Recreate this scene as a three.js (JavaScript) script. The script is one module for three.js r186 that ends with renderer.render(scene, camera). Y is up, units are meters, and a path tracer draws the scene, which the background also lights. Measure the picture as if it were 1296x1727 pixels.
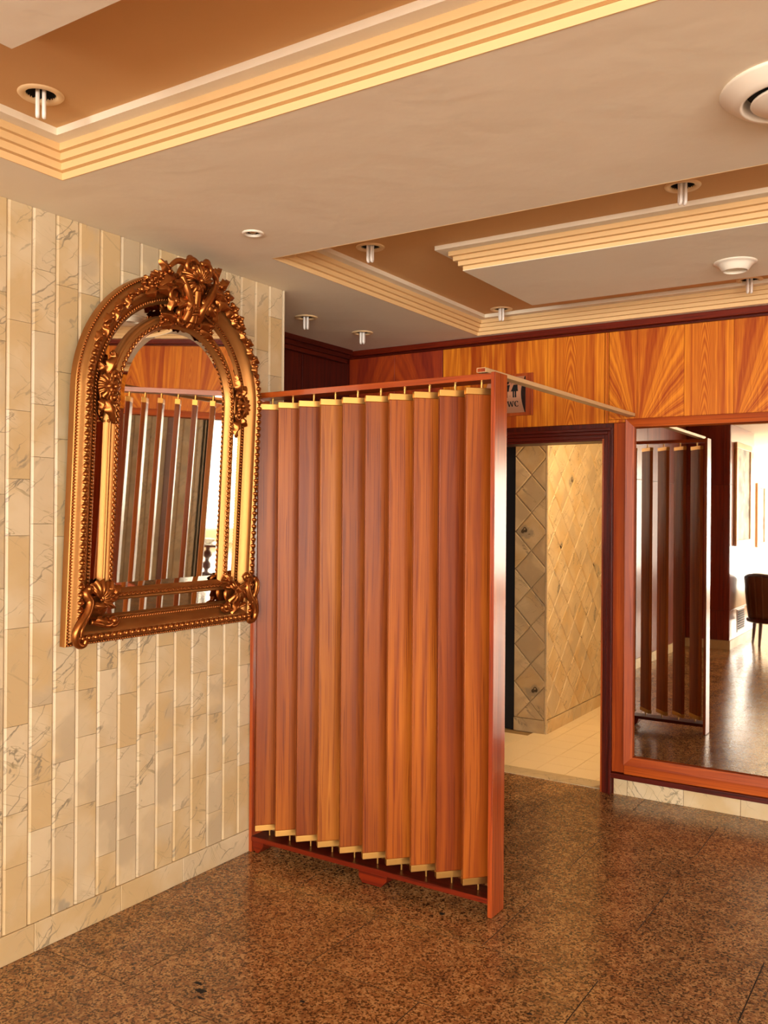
import * as THREE from 'three';
import { RoundedBoxGeometry } from 'three/addons/geometries/RoundedBoxGeometry.js';
import { mergeGeometries } from 'three/addons/utils/BufferGeometryUtils.js';
import { RectAreaLightUniformsLib } from 'three/addons/lights/RectAreaLightUniformsLib.js';
import { FontLoader } from 'three/addons/loaders/FontLoader.js';
import { TextGeometry } from 'three/addons/geometries/TextGeometry.js';

// ---------------------------------------------------------------- camera, sky, light, exposure
const scene = new THREE.Scene();
const camera = new THREE.PerspectiveCamera(59.57, 1296 / 1727, 0.05, 60);
camera.position.set(0, 1.53, 0);
camera.rotation.set(THREE.MathUtils.degToRad(0.053), THREE.MathUtils.degToRad(32.787), THREE.MathUtils.degToRad(0.412), 'YXZ');
const renderer = new THREE.WebGLRenderer({ antialias: true });
renderer.toneMapping = THREE.LinearToneMapping;
renderer.toneMappingExposure = 1.19;
renderer.shadowMap.enabled = true;
const DAY = new THREE.Color(1.0, 0.95, 0.87);
const DAYLIGHT = 14;
scene.background = DAY.clone().multiplyScalar(3);
RectAreaLightUniformsLib.init();
// daylight entering by the windows: [name, width, height, position, looks at]
const BACK_Z = 6.5, RIGHT_X = 6.5, WIN_Y0 = 0.25, WIN_Y1 = 2.48;
const backWindows = [[-2.35, -0.35], [-0.05, 1.95], [2.25, 4.25], [4.4, 6.35]], rightWindows = [[1.95, 3.5], [3.75, 6.2]];
function skylight(name, w, h, p, to) {
  const l = new THREE.RectAreaLight(DAY, DAYLIGHT, w, h);
  l.name = name; l.position.set(...p); l.lookAt(...to); scene.add(l);
}
const wy = (WIN_Y0 + WIN_Y1) / 2, wh = WIN_Y1 - WIN_Y0;
for (const [a, b] of backWindows) skylight('window_daylight', b - a - 0.1, wh - 0.1, [(a + b) / 2, wy, BACK_Z - 0.02], [(a + b) / 2, wy, 0]);
for (const [a, b] of rightWindows) skylight('window_daylight', b - a - 0.1, wh - 0.1, [RIGHT_X - 0.02, wy, (a + b) / 2], [0, wy, (a + b) / 2]);

// ---------------------------------------------------------------- helpers
let seed = 20240611;
function rnd() { seed |= 0; seed = seed + 0x6D2B79F5 | 0; let t = Math.imul(seed ^ seed >>> 15, 1 | seed); t = t + Math.imul(t ^ t >>> 7, 61 | t) ^ t; return ((t ^ t >>> 14) >>> 0) / 4294967296; }
const rr = (a, b) => a + (b - a) * rnd();
const lerp = (a, b, t) => a + (b - a) * t, clamp = (x, a = 0, b = 1) => Math.min(b, Math.max(a, x));
const smooth = (a, b, x) => { const t = clamp((x - a) / (b - a)); return t * t * (3 - 2 * t); };
const V3 = (x, y, z) => new THREE.Vector3(x, y, z);
const taken = {};
function numbered(name) { const n = taken[name] = (taken[name] ?? -1) + 1; return n ? name + '_' + String(n).padStart(3, '0') : name; }
function mesh(name, geo, mat, parent) {
  const m = new THREE.Mesh(geo, mat); m.castShadow = m.receiveShadow = true;
  m.name = parent ? name : numbered(name); (parent || scene).add(m); return m;
}
function thing(name, label, category, pos = [0, 0, 0], group) {
  const o = new THREE.Group(); o.name = numbered(name); o.position.set(...pos); scene.add(o);
  o.userData = { label, category }; if (group) o.userData.group = group; return o;
}
function struct(name, label, category) {
  const o = new THREE.Group(); o.name = name; o.userData = { kind: 'structure', label, category }; scene.add(o); return o;
}
// uv in metres: v runs along the grain axis
function uvm(g, grain = 'y', ou = 0, ov = 0) {
  const p = g.attributes.position, n = g.attributes.normal, uv = new Float32Array(p.count * 2), k = { x: 0, y: 1, z: 2 }[grain];
  for (let i = 0; i < p.count; i++) {
    const c = [p.getX(i), p.getY(i), p.getZ(i)], a = [Math.abs(n.getX(i)), Math.abs(n.getY(i)), Math.abs(n.getZ(i))];
    const d = a[0] > a[1] && a[0] > a[2] ? 0 : a[1] > a[2] ? 1 : 2;
    let v = k, u; if (d === k) { v = (d + 1) % 3; u = (d + 2) % 3; } else u = 3 - d - k;
    uv[2 * i] = c[u] + ou; uv[2 * i + 1] = c[v] + ov;
  }
  g.setAttribute('uv', new THREE.BufferAttribute(uv, 2)); return g;
}
function boxG(x0, x1, y0, y1, z0, z1, { bevel = 0, grain = 'y', ou, ov } = {}) {
  const sx = x1 - x0, sy = y1 - y0, sz = z1 - z0;
  const g = bevel ? new RoundedBoxGeometry(sx, sy, sz, 1, Math.min(bevel, sx * .45, sy * .45, sz * .45)) : new THREE.BoxGeometry(sx, sy, sz);
  if (ou === undefined) { ou = rr(0, 7); ov = rr(0, 7); }
  uvm(g, grain, ou, ov); g.translate((x0 + x1) / 2, (y0 + y1) / 2, (z0 + z1) / 2); return g;
}
function merge(list) {
  const a = list.map(g => { let h = g.index ? g.toNonIndexed() : g.clone(); for (const k of Object.keys(h.attributes)) if (!['position', 'normal', 'uv'].includes(k)) h.deleteAttribute(k); h.morphAttributes = {}; return h; });
  return mergeGeometries(a, false);
}
// grid of points -> smooth surface
function gridG(rows, closeU = false) {
  const R = rows.length, C = rows[0].length, pos = [], uv = [], idx = [];
  rows.forEach((r, i) => r.forEach((p, j) => { pos.push(...p); uv.push(j / (C - 1), i / (R - 1)); }));
  for (let i = 0; i + 1 < R; i++) for (let j = 0; j + (closeU ? 0 : 1) < C; j++) { const k = (j + 1) % C, a = i * C + j, b = i * C + k, c = a + C, d = b + C; idx.push(a, b, d, a, d, c); }
  const g = new THREE.BufferGeometry(); g.setAttribute('position', new THREE.Float32BufferAttribute(pos, 3)); g.setAttribute('uv', new THREE.Float32BufferAttribute(uv, 2)); g.setIndex(idx); g.computeVertexNormals(); return g;
}
// tube that tapers: points [x,y,z], radii
function tubeG(pts, radii, sides = 8) {
  const P = pts.map(p => V3(...p)), rows = []; let up = V3(0, 0, 1);
  P.forEach((p, i) => {
    const t = (P[Math.min(i + 1, P.length - 1)].clone().sub(P[Math.max(i - 1, 0)])).normalize();
    let n = up.clone().addScaledVector(t, -up.dot(t)); if (n.lengthSq() < 1e-6) n = V3(1, 0, 0).addScaledVector(t, -t.x); n.normalize(); up = n;
    const b = t.clone().cross(n), r = radii[i], row = [];
    for (let k = 0; k < sides; k++) { const a = k / sides * Math.PI * 2; const q = p.clone().addScaledVector(n, Math.cos(a) * r).addScaledVector(b, Math.sin(a) * r); row.push([q.x, q.y, q.z]); }
    rows.push(row);
  });
  rows.unshift(rows[0].map(() => pts[0])); rows.push(rows[0].map(() => pts[pts.length - 1]));
  return gridG(rows, true);
}
function latheG(prof, seg = 32) { return new THREE.LatheGeometry(prof.map(([r, y]) => new THREE.Vector2(r, y)), seg); }

// ---------------------------------------------------------------- noise and textures
function hash(x, y, s) { let h = Math.imul(x, 374761393) ^ Math.imul(y, 668265263) ^ Math.imul(s, 2246822519); h = Math.imul(h ^ h >>> 13, 1274126177); return ((h ^ h >>> 16) >>> 0) / 4294967296; }
function pn(x, y, px, py, s) {   // value noise, periodic in px, py cells
  const xi = Math.floor(x), yi = Math.floor(y), fx = x - xi, fy = y - yi, u = fx * fx * (3 - 2 * fx), v = fy * fy * (3 - 2 * fy);
  const X = ((xi % px) + px) % px, X1 = (X + 1) % px, Y = ((yi % py) + py) % py, Y1 = (Y + 1) % py;
  return lerp(lerp(hash(X, Y, s), hash(X1, Y, s), u), lerp(hash(X, Y1, s), hash(X1, Y1, s), u), v);
}
function fbm(u, v, fu, fv, oct, s) { let a = .5, t = 0, n = 0; for (let o = 0; o < oct; o++) { t += a * pn(u * fu, v * fv, fu, fv, s + o); n += a; a *= .5; fu *= 2; fv *= 2; } return t / n; }
function tex(w, h, fn, { srgb = true, sx = 1, sy = 1, wrap = THREE.RepeatWrapping } = {}) {
  const d = new Uint8Array(w * h * 4);
  for (let j = 0; j < h; j++) for (let i = 0; i < w; i++) {
    const c = fn((i + .5) / w, (j + .5) / h), o = (j * w + i) * 4;
    d[o] = clamp(c[0]) * 255; d[o + 1] = clamp(c[1]) * 255; d[o + 2] = clamp(c[2]) * 255; d[o + 3] = 255;
  }
  const t = new THREE.DataTexture(d, w, h); t.wrapS = t.wrapT = wrap; t.magFilter = THREE.LinearFilter; t.minFilter = THREE.LinearMipmapLinearFilter; t.generateMipmaps = true;
  if (srgb) t.colorSpace = THREE.SRGBColorSpace; t.repeat.set(1 / sx, 1 / sy); t.needsUpdate = true; return t;
}
const mix3 = (a, b, t) => [lerp(a[0], b[0], t), lerp(a[1], b[1], t), lerp(a[2], b[2], t)];
const hex = h => [(h >> 16 & 255) / 255, (h >> 8 & 255) / 255, (h & 255) / 255];
// plain mahogany: fine pores and soft streaks along v (0.4 m x 1.6 m)
function woodTone(u, v, s) {
  const w = fbm(u, v, 3, 2, 3, s) * .16;
  const streak = fbm(u + w, v, 18, 2, 4, s + 10), fine = fbm(u + w * .3, v, 110, 6, 2, s + 20), broad = fbm(u + w, v, 4, 2, 2, s + 30);
  return { t: clamp(.5 + (streak - .5) * 1.3 + (broad - .5) * .7), p: smooth(.62, .8, fine) };
}
const T = {};
T.wood = tex(384, 1024, (u, v) => { const { t, p } = woodTone(u, v, 3); const c = mix3(hex(0x824212), hex(0xb87832), t); return mix3(c, hex(0x6a3010), p * .5); }, { sx: .4, sy: 1.6 });
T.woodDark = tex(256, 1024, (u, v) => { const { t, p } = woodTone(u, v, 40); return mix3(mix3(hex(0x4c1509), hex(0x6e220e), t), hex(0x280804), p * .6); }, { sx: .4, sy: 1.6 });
T.woodRed = tex(256, 1024, (u, v) => { const { t, p } = woodTone(u, v, 70); return mix3(mix3(hex(0x8a3310), hex(0xb8561c), t), hex(0x501a0c), p * .5); }, { sx: .4, sy: 1.6 });
// panel veneers with ribbon stripe, fanned flame and cathedral figure
const amber = hex(0xe08820), deep = hex(0x9a3c0a);
const veneer = q => mix3(deep, amber, clamp(q));
T.stripe = tex(512, 512, (u, v) => { const w = fbm(u, v, 2, 1, 3, 7) * .12, a = fbm(u + w, v, 14, 1, 4, 9), b = fbm(u + w, v, 60, 3, 2, 12); return veneer(.5 + (a - .5) * 2.0 + (b - .5) * .5); });
T.fan = tex(512, 512, (u, v) => {
  const k = u / (.16 + v * .95) + (fbm(u, v, 3, 3, 3, 15) - .5) * .16, n = fbm(k * .35, .3, 24, 1, 3, 17);
  return veneer(.46 + (n - .5) * 1.9 + (fbm(u, v, 60, 5, 2, 19) - .5) * .45);
});
T.cathedral = tex(512, 512, (u, v) => {
  const x = (u - .42) * 2.2, d = v - .95 + x * x * 3.2 + Math.abs(x) * .5 + (fbm(u, v, 4, 3, 3, 25) - .5) * .16;
  const n = .5 + .5 * Math.sin(d * 46) * smooth(1.5, .2, Math.abs(x) * 2), st = fbm(u, v, 26, 1, 3, 27);
  return veneer(lerp(st * 1.3 - .1, .3 + n * .5, smooth(.75, .25, Math.abs(x))) + (fbm(u, v, 60, 5, 2, 29) - .5) * .4 + .06);
});
// marble, four kinds (0.5 m)
function marbleTex(s, veinAmount, greyAmount, crack) {
  return tex(512, 512, (u, v) => {
    const wx = (fbm(u, v, 3, 3, 5, s) - .5) * .34, wy2 = (fbm(u, v, 3, 3, 5, s + 9) - .5) * .34;
    const r1 = Math.abs(fbm(u + v + wx, v + wy2, 6, 2, 5, s + 20) - .5), r2 = Math.abs(fbm(u - v * 2 - wy2, v + wx, 7, 3, 4, s + 40) - .5), mask = smooth(.42, .6, fbm(u, v, 4, 4, 4, s + 60));
    const cloud = fbm(u + wx, v, 3, 3, 4, s + 80);
    let c = mix3(hex(0xd5c09d), hex(0xc8ab7d), smooth(.3, .7, cloud));
    c = mix3(c, hex(0xbba788), greyAmount * smooth(.42, .62, fbm(u + wy2, v + wx, 3, 3, 4, s + 100)));
    c = mix3(c, hex(0x8f8068), veinAmount * .75 * (1 - smooth(.002, .022, r1)) * (.08 + .92 * mask));
    c = mix3(c, hex(0x9d8a68), veinAmount * .55 * (1 - smooth(.002, .016, r2)) * mask);
    if (crack) { const k = Math.abs(fbm(u + wx * .4, v + wy2 * .4, 2, 2, 5, s + 130) - .5); c = mix3(c, hex(0x9a8f7c), .7 * (1 - smooth(.03, .07, k))); c = mix3(c, hex(0x3a2c1c), .9 * (1 - smooth(.004, .013, k)) * smooth(.35, .55, fbm(u, v, 9, 9, 3, s + 140))); }
    return c;
  }, { sx: .5, sy: .5 });
}
T.marble = [marbleTex(101, .65, .15), marbleTex(202, 1.3, .3), marbleTex(303, 1.2, .85), marbleTex(404, .7, .5, true)];
// granite (1.1 m)
T.granite = tex(1024, 1024, (u, v) => {
  const a = fbm(u, v, 190, 190, 2, 501), b = fbm(u, v, 240, 240, 2, 511), c = fbm(u, v, 12, 12, 3, 521);
  let k = mix3(hex(0xa57444), hex(0xc49864), smooth(.35, .65, b));
  k = mix3(k, hex(0x8c5c36), smooth(.5, .62, fbm(u, v, 90, 90, 2, 531)) * .7);
  k = mix3(k, hex(0x3c2412), smooth(.55, .68, a) * .8);
  return mix3(k, [k[0] * .8, k[1] * .78, k[2] * .75], smooth(.35, .7, c) * .5);
}, { sx: 1.1, sy: 1.1 });
T.graniteBump = tex(256, 256, (u, v) => { const q = fbm(u, v, 24, 24, 3, 541); return [q, q, q]; }, { srgb: false, sx: .8, sy: .8 });
T.plaster = tex(256, 256, (u, v) => { const q = fbm(u, v, 6, 6, 5, 601); return [q, q, q]; }, { srgb: false, sx: .9, sy: .9 });
T.plasterTint = tex(256, 256, (u, v) => { const q = .93 + .07 * fbm(u, v, 4, 4, 5, 611); return [q, q, q]; }, { srgb: false, sx: 1.7, sy: 1.7 });
T.gilt = tex(256, 256, (u, v) => { const q = fbm(u, v, 12, 12, 4, 701); return mix3(hex(0x96602f), hex(0xbc8548), q); }, { sx: 1, sy: 1 });
T.print = tex(128, 192, (u, v) => { const a = fbm(u, v, 5, 7, 4, 801), b = fbm(u, v, 14, 18, 2, 811); return mix3(mix3(hex(0xb9ac92), hex(0x6c6553), smooth(.35, .7, a)), hex(0xe0d4b8), smooth(.55, .8, b) * .6); });

const std = o => new THREE.MeshStandardMaterial(o), phy = o => new THREE.MeshPhysicalMaterial(o);
const M = {};
M.blade = [0xf4d09c, 0xe2bc8a, 0xd4ae7e, 0xfff0cc, 0xce9c6c].map(c => phy({ map: T.wood, color: c, roughness: .45, specularIntensity: .25, clearcoat: .28, clearcoatRoughness: .3 }));
M.frameWood = phy({ map: T.woodRed, color: 0xffffff, roughness: .42, specularIntensity: .4, clearcoat: .7, clearcoatRoughness: .15 });
M.trimWood = phy({ map: T.woodRed, color: 0xb08070, roughness: .45, specularIntensity: .35, clearcoat: .15, clearcoatRoughness: .3 });
M.pierWood = phy({ map: T.wood, color: 0xc08560, roughness: .3, clearcoat: 1, clearcoatRoughness: .12 });
M.shadedPanel = phy({ map: T.woodRed, color: 0xc08878, roughness: .45, specularIntensity: .5, clearcoat: .3, clearcoatRoughness: .2 });  // shade of the pier side away from the windows put into the colour
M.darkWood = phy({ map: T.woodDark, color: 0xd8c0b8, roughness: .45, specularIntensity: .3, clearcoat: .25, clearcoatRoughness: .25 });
M.mirrorWood = phy({ map: T.wood, color: 0xffb878, roughness: .45, specularIntensity: .35, clearcoat: .2, clearcoatRoughness: .3 });
M.veneer = {}; for (const k of ['stripe', 'fan', 'cathedral']) M.veneer[k] = phy({ map: T[k], roughness: .5, specularIntensity: .35, clearcoat: .08, clearcoatRoughness: .3 });
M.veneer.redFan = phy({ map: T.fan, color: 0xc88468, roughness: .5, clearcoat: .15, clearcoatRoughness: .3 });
M.wallWood = phy({ map: T.wood, color: 0xc08560, roughness: .42, clearcoat: .5, clearcoatRoughness: .2 });
M.marble = T.marble.map(t => std({ map: t, roughness: .38 }));
M.marbleGrey = std({ map: T.marble[2], color: 0xf4e8d4, roughness: .4 });
M.marbleDark = std({ map: T.marble[3], color: 0xf4e8d4, roughness: .4 });
M.edge = std({ color: 0xe9d6b6, roughness: .5 });
M.joint = std({ color: 0xa5885c, roughness: .9 });
M.granite = phy({ map: T.granite, roughness: .21, bumpMap: T.graniteBump, bumpScale: .0003 });
M.graniteJoint = std({ color: 0x1c0e06, roughness: .8 });
M.soffit = std({ map: T.plasterTint, color: 0xf6ecd4, roughness: .8, bumpMap: T.plaster, bumpScale: .003 });
M.recessShade = std({ map: T.plasterTint, color: 0xdcae74, roughness: .8, bumpMap: T.plaster, bumpScale: .003 });  // deeper orange than the soffit: shade in the trays put into the colour
M.step = std({ color: 0xe2bd86, roughness: .6 });
M.brass = std({ color: 0xbe8f4e, metalness: 1, roughness: .36 });
M.brassPale = std({ color: 0xdcbd8c, metalness: .25, roughness: .42 });
M.gilt = std({ map: T.gilt, metalness: .82, roughness: .4 });
M.giltCarved = std({ color: 0xa4632f, metalness: .92, roughness: .32 });
M.giltDark = std({ color: 0x6a3b20, metalness: .8, roughness: .4 });
M.glassMirror = std({ color: 0xd9d4c8, metalness: 1, roughness: .015 });
M.oldMirror = std({ color: 0xe4ded2, metalness: 1, roughness: .02 });
M.white = std({ color: 0xeee4d2, roughness: .35 });
M.tube = phy({ color: 0xfffaf2, roughness: .25, clearcoat: .5 });
M.black = std({ color: 0x0b0908, roughness: .7 });
M.ringPaint = std({ color: 0xf0cf9c, roughness: .5 });
M.cream = std({ color: 0xeadcc4, roughness: .8 });
M.tileFloor = phy({ color: 0xf8e2bc, roughness: .35 });
M.tileJoint = std({ color: 0x9a7a50, roughness: .9 });
M.signWood = M.frameWood;
M.signMetal = std({ color: 0xd89c78, metalness: .45, roughness: .4 });
M.pane = phy({ color: 0xffffff, transmission: 1, roughness: 0, thickness: 0 });
M.print = std({ map: T.print, roughness: .6 });
M.cane = std({ color: 0x6b3d1f, roughness: .6 });

// ---------------------------------------------------------------- dimensions
const XL = -2.69, ZB = -4.8, H = 2.575, ZEND = -3.289;

// ---------------------------------------------------------------- floor
{
  const f = struct('floor', 'polished brown speckled granite floor in long rectangular slabs', 'floor');
  mesh('floor_slab', boxG(-3.6, 6.6, -.12, -.0012, -4.95, 6.7), M.graniteJoint, f);
  const zs = -1.988, d = .4335, W = .86;
  for (let r = -20; r < 8; r++) {            // row 0 runs from z = -1.988 away from the camera; joints shift by half a slab from row to row
    const za = Math.max(zs - (r + 1) * d, -4.945), zb = Math.min(zs - r * d, 6.6), off = r & 1 ? -1.85 : -1.415; if (zb - za < .02) continue;
    for (let k = -3; k < 10; k++) {
      const a = Math.max(off + k * W, -3.5), b = Math.min(off + (k + 1) * W, 6.55); if (b - a < .02) continue;
      mesh('floor_tile', boxG(a + .002, b - .002, -.006, rr(-.0003, .0001), za + .002, zb - .002, { grain: 'z' }), M.granite, f);
    }
  }
}

{ // dark dried spots on the granite
  const f = scene.getObjectByName('floor');
  for (const [x, z, q, e] of [[-2.03, -2.09, .014, 1.6], [-2.07, -2.12, .008, 2.2], [-1.655, -3.0, .011, 1.1], [-2.0, -2.06, .006, 2.6], [-1.72, -2.22, .007, 1.4], [-1.1, -2.55, .006, 1.5]]) {
    const sh = new THREE.Shape(); for (let k = 0; k < 14; k++) { const a = k / 14 * Math.PI * 2, d = q * rr(.6, 1.15); sh[k ? 'lineTo' : 'moveTo'](d * e * Math.cos(a), d * Math.sin(a)); }
    const g = new THREE.ExtrudeGeometry(sh, { depth: .0004, bevelEnabled: false }); g.rotateX(-Math.PI / 2); g.translate(x, .0001, z); mesh('dried_spot', g, M.black, f);
  }
}

// ---------------------------------------------------------------- marble walls
// one chamfered slab on a wall that faces +x (local: width along z, height y, front at +x)
function slabG(w, h, th, cv, ch) {
  const a = w / 2, b = h / 2, P = (x, y, z) => [x, y, z];
  const back = [P(0, -b, a), P(0, -b, -a), P(0, b, -a), P(0, b, a)], mid = back.map(([, y, z]) => P(th - cv * .8, y, z)), front = [P(th, -b + ch, a - cv), P(th, -b + ch, -a + cv), P(th, b - ch, -a + cv), P(th, b - ch, a - cv)];
  const pos = []; const quad = (p, q, r, s) => pos.push(...p, ...q, ...r, ...p, ...r, ...s);
  for (let i = 0; i < 4; i++) { const j = (i + 1) % 4; quad(back[i], back[j], mid[j], mid[i]); quad(mid[i], mid[j], front[j], front[i]); }
  quad(...front);
  const g = new THREE.BufferGeometry(); g.setAttribute('position', new THREE.Float32BufferAttribute(pos, 3)); g.computeVertexNormals();
  uvm(g, 'y', rr(0, 5), rr(0, 5)); return g;
}
{
  const w = struct('wall_left', 'cream marble wall of narrow upright strips with bevelled joints', 'wall');
  mesh('wall_core', boxG(XL - .25, XL - .02, 0, H + .14, ZEND, 1.12), M.cream, w);
  for (const [a, b] of [[1.1, .36], [.36, -.45], [-.45, -1.254]]) for (const [c, d] of [[.1, 1.88], [1.88, H]]) mesh('wood_panel', boxG(XL - .02, XL, c + .0015, d - .0015, b + .0015, a - .0015, { bevel: .002 }), M.wallWood, w);
  mesh('joint_bed', boxG(XL - .02, XL - .011, .1, H, ZEND + .002, -1.25), M.joint, w);
  mesh('wall_end', boxG(XL - .25, XL - .0, .1, H, ZEND - .006, ZEND), M.edge, w);
  const pitch = .0965, z0 = -1.932;
  const special = { '1': [[.14, .42, 3]], '5': [[.18, .38, 3]], '6': [[.1, .25, 3]], '9': [[.24, .4, 3]], '3': [[.24, .42, 2]] };
  for (let k = -7; k < 15; k++) {
    let a = z0 - k * pitch, b = a - pitch; if (b < ZEND) b = ZEND; if (a - b < .02) continue; 
    const inView = k >= -4;
    let y = .1 + .001, spec = special[k] ? special[k].slice() : [];
    while (y < H - .01) {
      let t, kind;
      if (spec.length && y >= spec[0][0] - .08) { t = spec[0][1] + rr(-.02, .02); kind = spec[0][2]; spec.shift(); }
      else { t = y + (inView ? rr(.14, .36) : rr(.7, 1)); const q = rnd(); kind = q < .42 ? 0 : q < .78 ? 1 : q < .93 ? 2 : 1; if (spec.length && t > spec[0][0]) t = spec[0][0]; }
      if (t > H - .12) t = H;
      const g = slabG(a - b - .0006, t - y - .0006, .02, .0075, .0004); g.translate(XL - .02, (y + t) / 2, (a + b) / 2);
      mesh('marble_tile', g, M.marble[kind], w); y = t;
    }
  }
  const bb = struct('baseboard_left', 'low cream marble skirting along the strip wall', 'skirting');
  const cuts = [1.08, .4, -.25, -.85, -1.5, -1.955, -2.335, -2.66, ZEND + .01];
  for (let i = 0; i + 1 < cuts.length; i++) mesh('skirting_slab', boxG(XL - .02, XL + .004, 0, .1, cuts[i + 1] + .0006, cuts[i] - .0006, { bevel: .003, grain: 'z' }), M.marble[i % 2], bb);
}

// ---------------------------------------------------------------- alcove behind the strip wall
{
  const w = struct('wall_alcove', 'dark wood panelled alcove behind the marble strip wall', 'wall');
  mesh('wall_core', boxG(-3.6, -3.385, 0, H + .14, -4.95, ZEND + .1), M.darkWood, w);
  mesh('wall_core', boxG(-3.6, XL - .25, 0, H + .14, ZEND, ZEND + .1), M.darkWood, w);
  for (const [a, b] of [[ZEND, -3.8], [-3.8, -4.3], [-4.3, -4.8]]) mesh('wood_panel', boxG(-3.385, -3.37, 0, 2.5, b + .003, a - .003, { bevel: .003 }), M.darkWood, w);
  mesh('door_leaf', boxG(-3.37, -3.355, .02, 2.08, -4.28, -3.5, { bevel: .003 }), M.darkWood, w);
  const hs = boxG(-3.355, -3.34, 2.0, 2.05, -3.62, -3.6); mesh('hinge_plate', hs, M.black, w);
  const t = struct('trim_1', 'dark stepped cornice round the alcove ceiling', 'cornice');
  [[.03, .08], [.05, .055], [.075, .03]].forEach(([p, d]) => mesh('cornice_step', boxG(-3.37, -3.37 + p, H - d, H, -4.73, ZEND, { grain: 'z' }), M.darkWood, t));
}

// ---------------------------------------------------------------- back wall
const DX0 = -2.40, DX1 = -1.663, DY = 1.936;     // wc doorway
{
  const w = struct('wall_back', 'mahogany veneer panelled wall with flame figure above the big mirror', 'wall');
  mesh('wall_core', boxG(-3.6, DX0 - .03, 0, H + .14, -4.98, ZB - .015), M.darkWood, w);
  mesh('wall_core', boxG(DX1 + .03, 2.7, 0, H + .14, -4.98, ZB - .015), M.darkWood, w);
  mesh('wall_core', boxG(DX0 - .03, DX1 + .03, DY + .03, H + .14, -4.98, ZB - .015), M.darkWood, w);
  const P = (x0, x1, y0, y1, kind, flip) => {
    const g = new RoundedBoxGeometry(x1 - x0, y1 - y0, .015, 1, .002), p = g.attributes.position, uv = g.attributes.uv;
    for (let i = 0; i < p.count; i++) { let u = p.getX(i) / (x1 - x0) + .5; if (flip) u = 1 - u; uv.setXY(i, u * .998 + .001, (p.getY(i) / (y1 - y0) + .5) * .998 + .001); }
    g.translate((x0 + x1) / 2, (y0 + y1) / 2, ZB - .0075); mesh('veneer_panel', g, M.veneer[kind], w);
  };
  const top = 2.545, bot = 2.032, g = .0008;
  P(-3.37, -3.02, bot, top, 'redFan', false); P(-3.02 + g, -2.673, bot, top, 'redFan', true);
  P(-2.668, -2.33, bot, top, 'stripe', false); P(-2.33 + g, -1.99, bot, top, 'stripe', true); P(-1.99 + g, -1.652, bot, top, 'cathedral', false);
  P(-1.649, -1.629, bot, top, 'stripe', false);
  const seams = [-1.626, -1.4708, -1.2231, -.9745, -.725, -.475, -.225, .025, .275, .525, .775, 1.025, 1.3, 1.7, 2.1, 2.6];
  const kinds = ['fan', 'fan', 'cathedral', 'fan', 'fan', 'cathedral', 'stripe', 'fan', 'fan', 'cathedral', 'stripe', 'fan', 'fan', 'cathedral', 'stripe'];
  for (let i = 0; i + 1 < seams.length; i++) P(seams[i] + g / 2, seams[i + 1] - g / 2, 2.05, top, kinds[i], i === 0 || i === 4 || i === 8);
  P(-1.626, -1.527, bot, 2.05 - .0008, 'stripe', false);
  mesh('veneer_strip', boxG(-1.596, -1.527, .125, 2.03, ZB - .015, ZB, { bevel: .0015 }), M.mirrorWood, w);
  mesh('wood_panel', boxG(-3.37, DX0 - .066, .1, 2.03, ZB - .015, ZB, { bevel: .002 }), M.wallWood, w);
  mesh('wood_panel', boxG(1.3, 2.6, .1, 2.048, ZB - .015, ZB, { bevel: .002 }), M.wallWood, w);
  mesh('lower_rail', boxG(-1.527, 1.3, .122, .172, ZB - .015, ZB + .006, { bevel: .002, grain: 'x' }), M.mirrorWood, w);
  mesh('ledge', boxG(-1.598, 1.3, .093, .122, ZB - .03, ZB + .022, { bevel: .004, grain: 'x' }), M.darkWood, w);
  const t = struct('trim_2', 'dark mahogany cornice strip under the ceiling of the panelled wall', 'cornice');
  mesh('cornice_strip', boxG(-3.37, 2.6, 2.541, 2.5745, ZB - .015, ZB + .05, { bevel: .003, grain: 'x' }), M.trimWood, t);
  mesh('cornice_strip', boxG(-3.37, 2.6, 2.53, 2.541, ZB - .015, ZB + .02, { bevel: .002, grain: 'x' }), M.darkWood, t);
  const b = struct('baseboard_back', 'pale marble skirting below the wall mirror', 'skirting');
  const c = [-1.59, -1.515, -1.215, -.93, -.64, -.35, -.06, .23, .52, .81, 1.1, 1.4, 1.7, 2.0, 2.3, 2.6];
  for (let i = 0; i + 1 < c.length; i++) mesh('skirting_slab', boxG(c[i] + .0007, c[i + 1] - .0007, 0, .093, ZB - .03, ZB - .013, { bevel: .002, grain: 'x' }), M.marble[i % 3 === 1 ? 1 : 0], b);
}
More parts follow.
